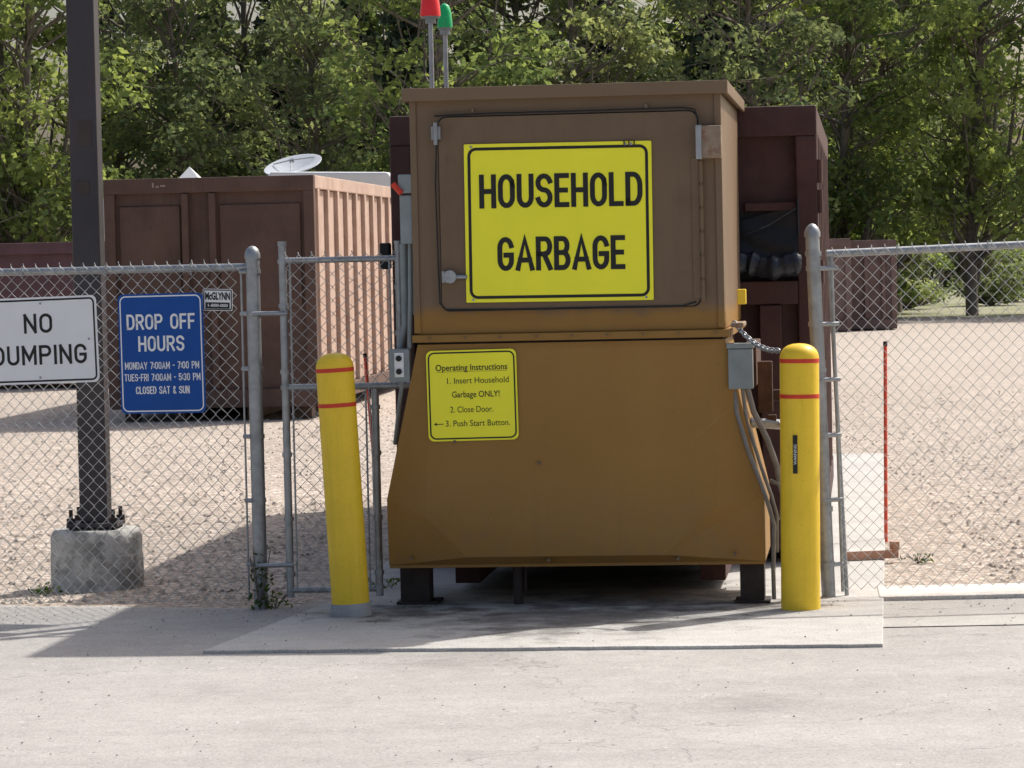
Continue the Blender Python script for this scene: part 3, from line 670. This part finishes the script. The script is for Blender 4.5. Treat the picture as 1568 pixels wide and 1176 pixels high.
def tree_mesh(name,H,cr,z0,ncl,nl,mat,seed,leaf=.15):
    rs=np.random.RandomState(seed)
    V=[];F=[]
    lean=rs.uniform(-.8,.8)
    def trunk(t): return Vector((lean*t*t+.25*math.sin(4*t+seed),.2*math.sin(3*t+2*seed),H*.85*t))
    v,f=tubevf([trunk(i/9) for i in range(10)],[.16*(1-.85*i/9)+.02 for i in range(10)],6,0,False); V+=v;F+=f
    for q in range(2):
        th=rs.uniform(0,6.28); a=trunk(.03); b_=a+Vector((math.cos(th)*1.3,math.sin(th)*1.3,H*.32)); c_=b_+Vector((math.cos(th)*.6+rs.normal()*.3,math.sin(th)*.6,H*.28))
        v,f=tubevf([a,(a+b_)/2+Vector((rs.normal()*.15,rs.normal()*.15,-.2)),b_,c_],[.10,.085,.06,.02],5,len(V),False); V+=v;F+=f
    Cs=[];Ns=[];Ss=[];Ts=[]
    for k in range(ncl):
        th=rs.uniform(0,2*math.pi); u=rs.uniform(0,1)**.6; zz=rs.uniform(0,1)
        prof=math.sin(math.pi*min(1,.12+.88*zz))**.6*.9+.12
        rr=cr*prof*u
        c=np.array([lean*zz*.8+rr*math.cos(th),rr*math.sin(th),z0+(H-z0)*zz])
        rad=rs.uniform(.35,.95)*(1.15-.35*zz)
        t0=max(.12,(c[2]-rs.uniform(1.0,2.6))/(H*.85)); t0=min(t0,.93)
        p0=trunk(t0); p2=Vector(c); pm=(p0+p2)/2+Vector((rs.normal()*.25,rs.normal()*.25,rs.uniform(-.4,.1)))
        v,f=tubevf([p0,pm,p2],[.055*(1-.6*zz)+.012,.03,.010],4,len(V),False); V+=v;F+=f
        for q in range(3):
            e=p2+Vector(rs.normal(size=3)*rad*.9); v,f=tubevf([pm.lerp(p2,.6),e],[.014,.006],4,len(V),False); V+=v;F+=f
        n=int(nl*rad*rad*rs.uniform(.4,1.3))
        d=rs.normal(size=(n,3)); d/=np.linalg.norm(d,axis=1)[:,None]
        r=rad*rs.uniform(.2,1.0,size=(n,1))**.6
        pos=c+d*r*np.array([1.15,1.15,.62]); pos[:,2]-=.18*rad*rs.uniform(0,1,n)*(np.abs(d[:,0])+np.abs(d[:,1]))
        nrm=d*.5+rs.normal(size=(n,3))*.6+np.array([0,0,.6])
        Cs.append(pos);Ns.append(nrm);Ss.append(leaf*rs.uniform(.5,1.3,n))
        Ts.append(np.clip(rs.uniform(0.0,.8)+rs.normal(size=n)*.2,0,1))
    return leafmesh(name,np.concatenate(Cs),np.concatenate(Ns),np.concatenate(Ss),np.concatenate(Ts),mat,(V,F))
def spruce_mesh(name,H,seed):
    rs=np.random.RandomState(seed); V=[];F=[]
    v,f=tubevf([(0,0,0),(0,0,H)],[.16,.02],6,0,False);V+=v;F+=f
    Cs=[];Ns=[];Ss=[];Ts=[]
    z=.8
    while z<H-.2:
        R0=2.1*(1-z/H)+.15
        for b in range(8):
            th=rs.uniform(0,6.28); L_=R0*rs.uniform(.75,1.1); n=int(40*L_)+8
            t=rs.uniform(.1,1,n)
            wv=(1-t)*.32+.06
            pos=np.stack([np.cos(th)*L_*t-np.sin(th)*rs.normal(size=n)*wv,np.sin(th)*L_*t+np.cos(th)*rs.normal(size=n)*wv,z-.35*L_*t+rs.normal(size=n)*.06],1)
            Cs.append(pos);Ns.append(rs.normal(size=(n,3))+np.array([0,0,.8]));Ss.append(rs.uniform(.11,.2,n));Ts.append(np.clip(t+rs.normal(size=n)*.2,0,1))
        z+=.38
    return leafmesh(name,np.concatenate(Cs),np.concatenate(Ns),np.concatenate(Ss),np.concatenate(Ts),leafC,(V,F))
TR=empty('treeline')
def put(me,x,y,s,rz,zs=1,nm='tree',lift=0):
    o=bpy.data.objects.new(nm,me); sc.collection.objects.link(o); o.parent=TR; o.location=(x,y,lift); o.scale=(s,s,s*zs); o.rotation_euler=(0,0,rz)
tm=[tree_mesh('ash_%d'%i,H,cr,z0,ncl,nl,m,10+i) for i,(H,cr,z0,ncl,nl,m) in enumerate([
 (13,3.3,2.2,120,235,leafA),(12,3.0,1.6,115,235,leafB),(14,3.6,3.0,125,235,leafA),(11.5,3.0,1.2,110,235,leafB),(13,2.8,2.4,105,225,leafA)])]
bush=[tree_mesh('bush_%d'%i,3.0,1.6,.4,26,260,leafB if i else leafA,30+i,.13) for i in range(2)]
sp=[spruce_mesh('spruce_%d'%i,15,50+i) for i in range(2)]
random.seed(3)
k=0; x=-20
while x<21:
    y=87+random.uniform(-3,4)
    put(tm[(2,0,4)[k%3] if x>9 else k%5],x,y,random.uniform(.85,1.12),random.uniform(0,6.28)); k+=1+random.choice((0,1)); x+=random.uniform(3.0,4.2)
x=-22
while x<26:
    y=97+random.uniform(-3,3)
    if x>13: put(tm[k%5],x,y+58,1.6,random.uniform(0,6.28))
    else: put(tm[k%5],x,y,random.uniform(.9,1.2),random.uniform(0,6.28))
    k+=1; x+=random.uniform(3.2,4.4)
x=-24
while x<34:
    y=105+random.uniform(-4,4)
    if x>13: put(sp[k%2],x,y+62,1.3,random.uniform(0,6.28),1,'spruce')
    else: put(sp[k%2],x,y,random.uniform(.85,1.15),random.uniform(0,6.28),1,'spruce')
    k+=1; x+=random.uniform(3.2,4.4)
for x,y in ((-2.4,84),(-6.3,90),(6.3,88),(7.2,92)): put(sp[0],x,y+6,1.0,x,1,'spruce')
x=-22
while x<11.5:
    put(bush[k%2],x,(85 if x<8 else 90)+random.uniform(-2,9),random.uniform(.8,1.3),random.uniform(0,6.28),1,'shrub'); k+=1; x+=random.uniform(1.6,2.6)
for x in (14,17.5,20,23,26,30): put(bush[k%2],x,150+x%5,random.uniform(1.3,2.0),x,1,'shrub'); k+=1
for x,y in ((12.3,101),(13.6,108),(15.2,104),(17,110)): put(bush[k%2],x,y,.8,x,.75,'shrub'); k+=1
def weed(x,y,h,r,n,seed):
    rs=np.random.RandomState(seed)
    t=rs.uniform(0,1,n); th=rs.uniform(0,6.28,n); rr=r*rs.uniform(.1,1,n)
    pos=np.stack([x+rr*np.cos(th),y+rr*np.sin(th)*.6,.01+h*t*(1-.4*rr/r)],1)
    stems=[];sf=[]
    for i in range(7):
        a=rs.uniform(0,6.28); v,f=tubevf([(x,y,0),(x+.5*r*math.cos(a),y+.3*r*math.sin(a),h*.6),(x+r*.8*math.cos(a),y+.5*r*math.sin(a),h*rs.uniform(.7,1.1))],.0025,4,len(stems),False); stems+=v; sf+=f
    me=leafmesh('weeds',pos,rs.normal(size=(n,3))+np.array([0,-.3,.6]),rs.uniform(.008,.022,n),rs.uniform(.0,.5,n),leafW,(stems,sf),2.2)
    o=bpy.data.objects.new('weeds',me); sc.collection.objects.link(o)
leafW=leaf_mat('weed_leaves',(.05,.09,.025),(.14,.20,.06))
weed(-1.40,17.76,.34,.08,90,1); weed(-1.32,17.80,.10,.10,40,2); weed(-2.72,18.8,.07,.10,50,3)
weed(2.42,19.6,.06,.12,40,5); weed(-.72,18.6,.08,.3,50,6)

# ------------------------------------------------------------------ light, sky, camera
el=49.0; az=math.atan2(.758,.652)
w=bpy.data.worlds.new('World'); sc.world=w; w.use_nodes=True; nt=w.node_tree
sky=nn(nt,'ShaderNodeTexSky'); sky.sky_type='NISHITA'; sky.sun_disc=False; sky.sun_elevation=R(el); sky.sun_rotation=az
sky.dust_density=5; sky.air_density=1.0; sky.ozone_density=.8
bg=nt.nodes['Background']; nt.links.new(sky.outputs[0],bg.inputs[0]); bg.inputs[1].default_value=.15
sd=bpy.data.lights.new('sun','SUN'); sd.energy=4.7; sd.angle=R(.9); sd.color=(1,.97,.92)
so=bpy.data.objects.new('sun',sd); sc.collection.objects.link(so)
d=Vector((math.sin(az)*math.cos(R(el)),math.cos(az)*math.cos(R(el)),math.sin(R(el))))
so.rotation_euler=d.to_track_quat('Z','Y').to_euler(); so.location=(10,30,20)
cam=bpy.data.cameras.new('camera'); co=bpy.data.objects.new('camera',cam); sc.collection.objects.link(co)
cam.sensor_width=36; cam.lens=114.8; cam.clip_end=2000; cam.clip_start=.1
co.matrix_world=Matrix.Translation((0,0,1.9))@Matrix.Rotation(R(90-2.233),4,'X')@Matrix.Rotation(R(-1.26),4,'Z')
sc.camera=co
sc.view_settings.view_transform='Standard'; sc.view_settings.look='None'; sc.view_settings.exposure=0
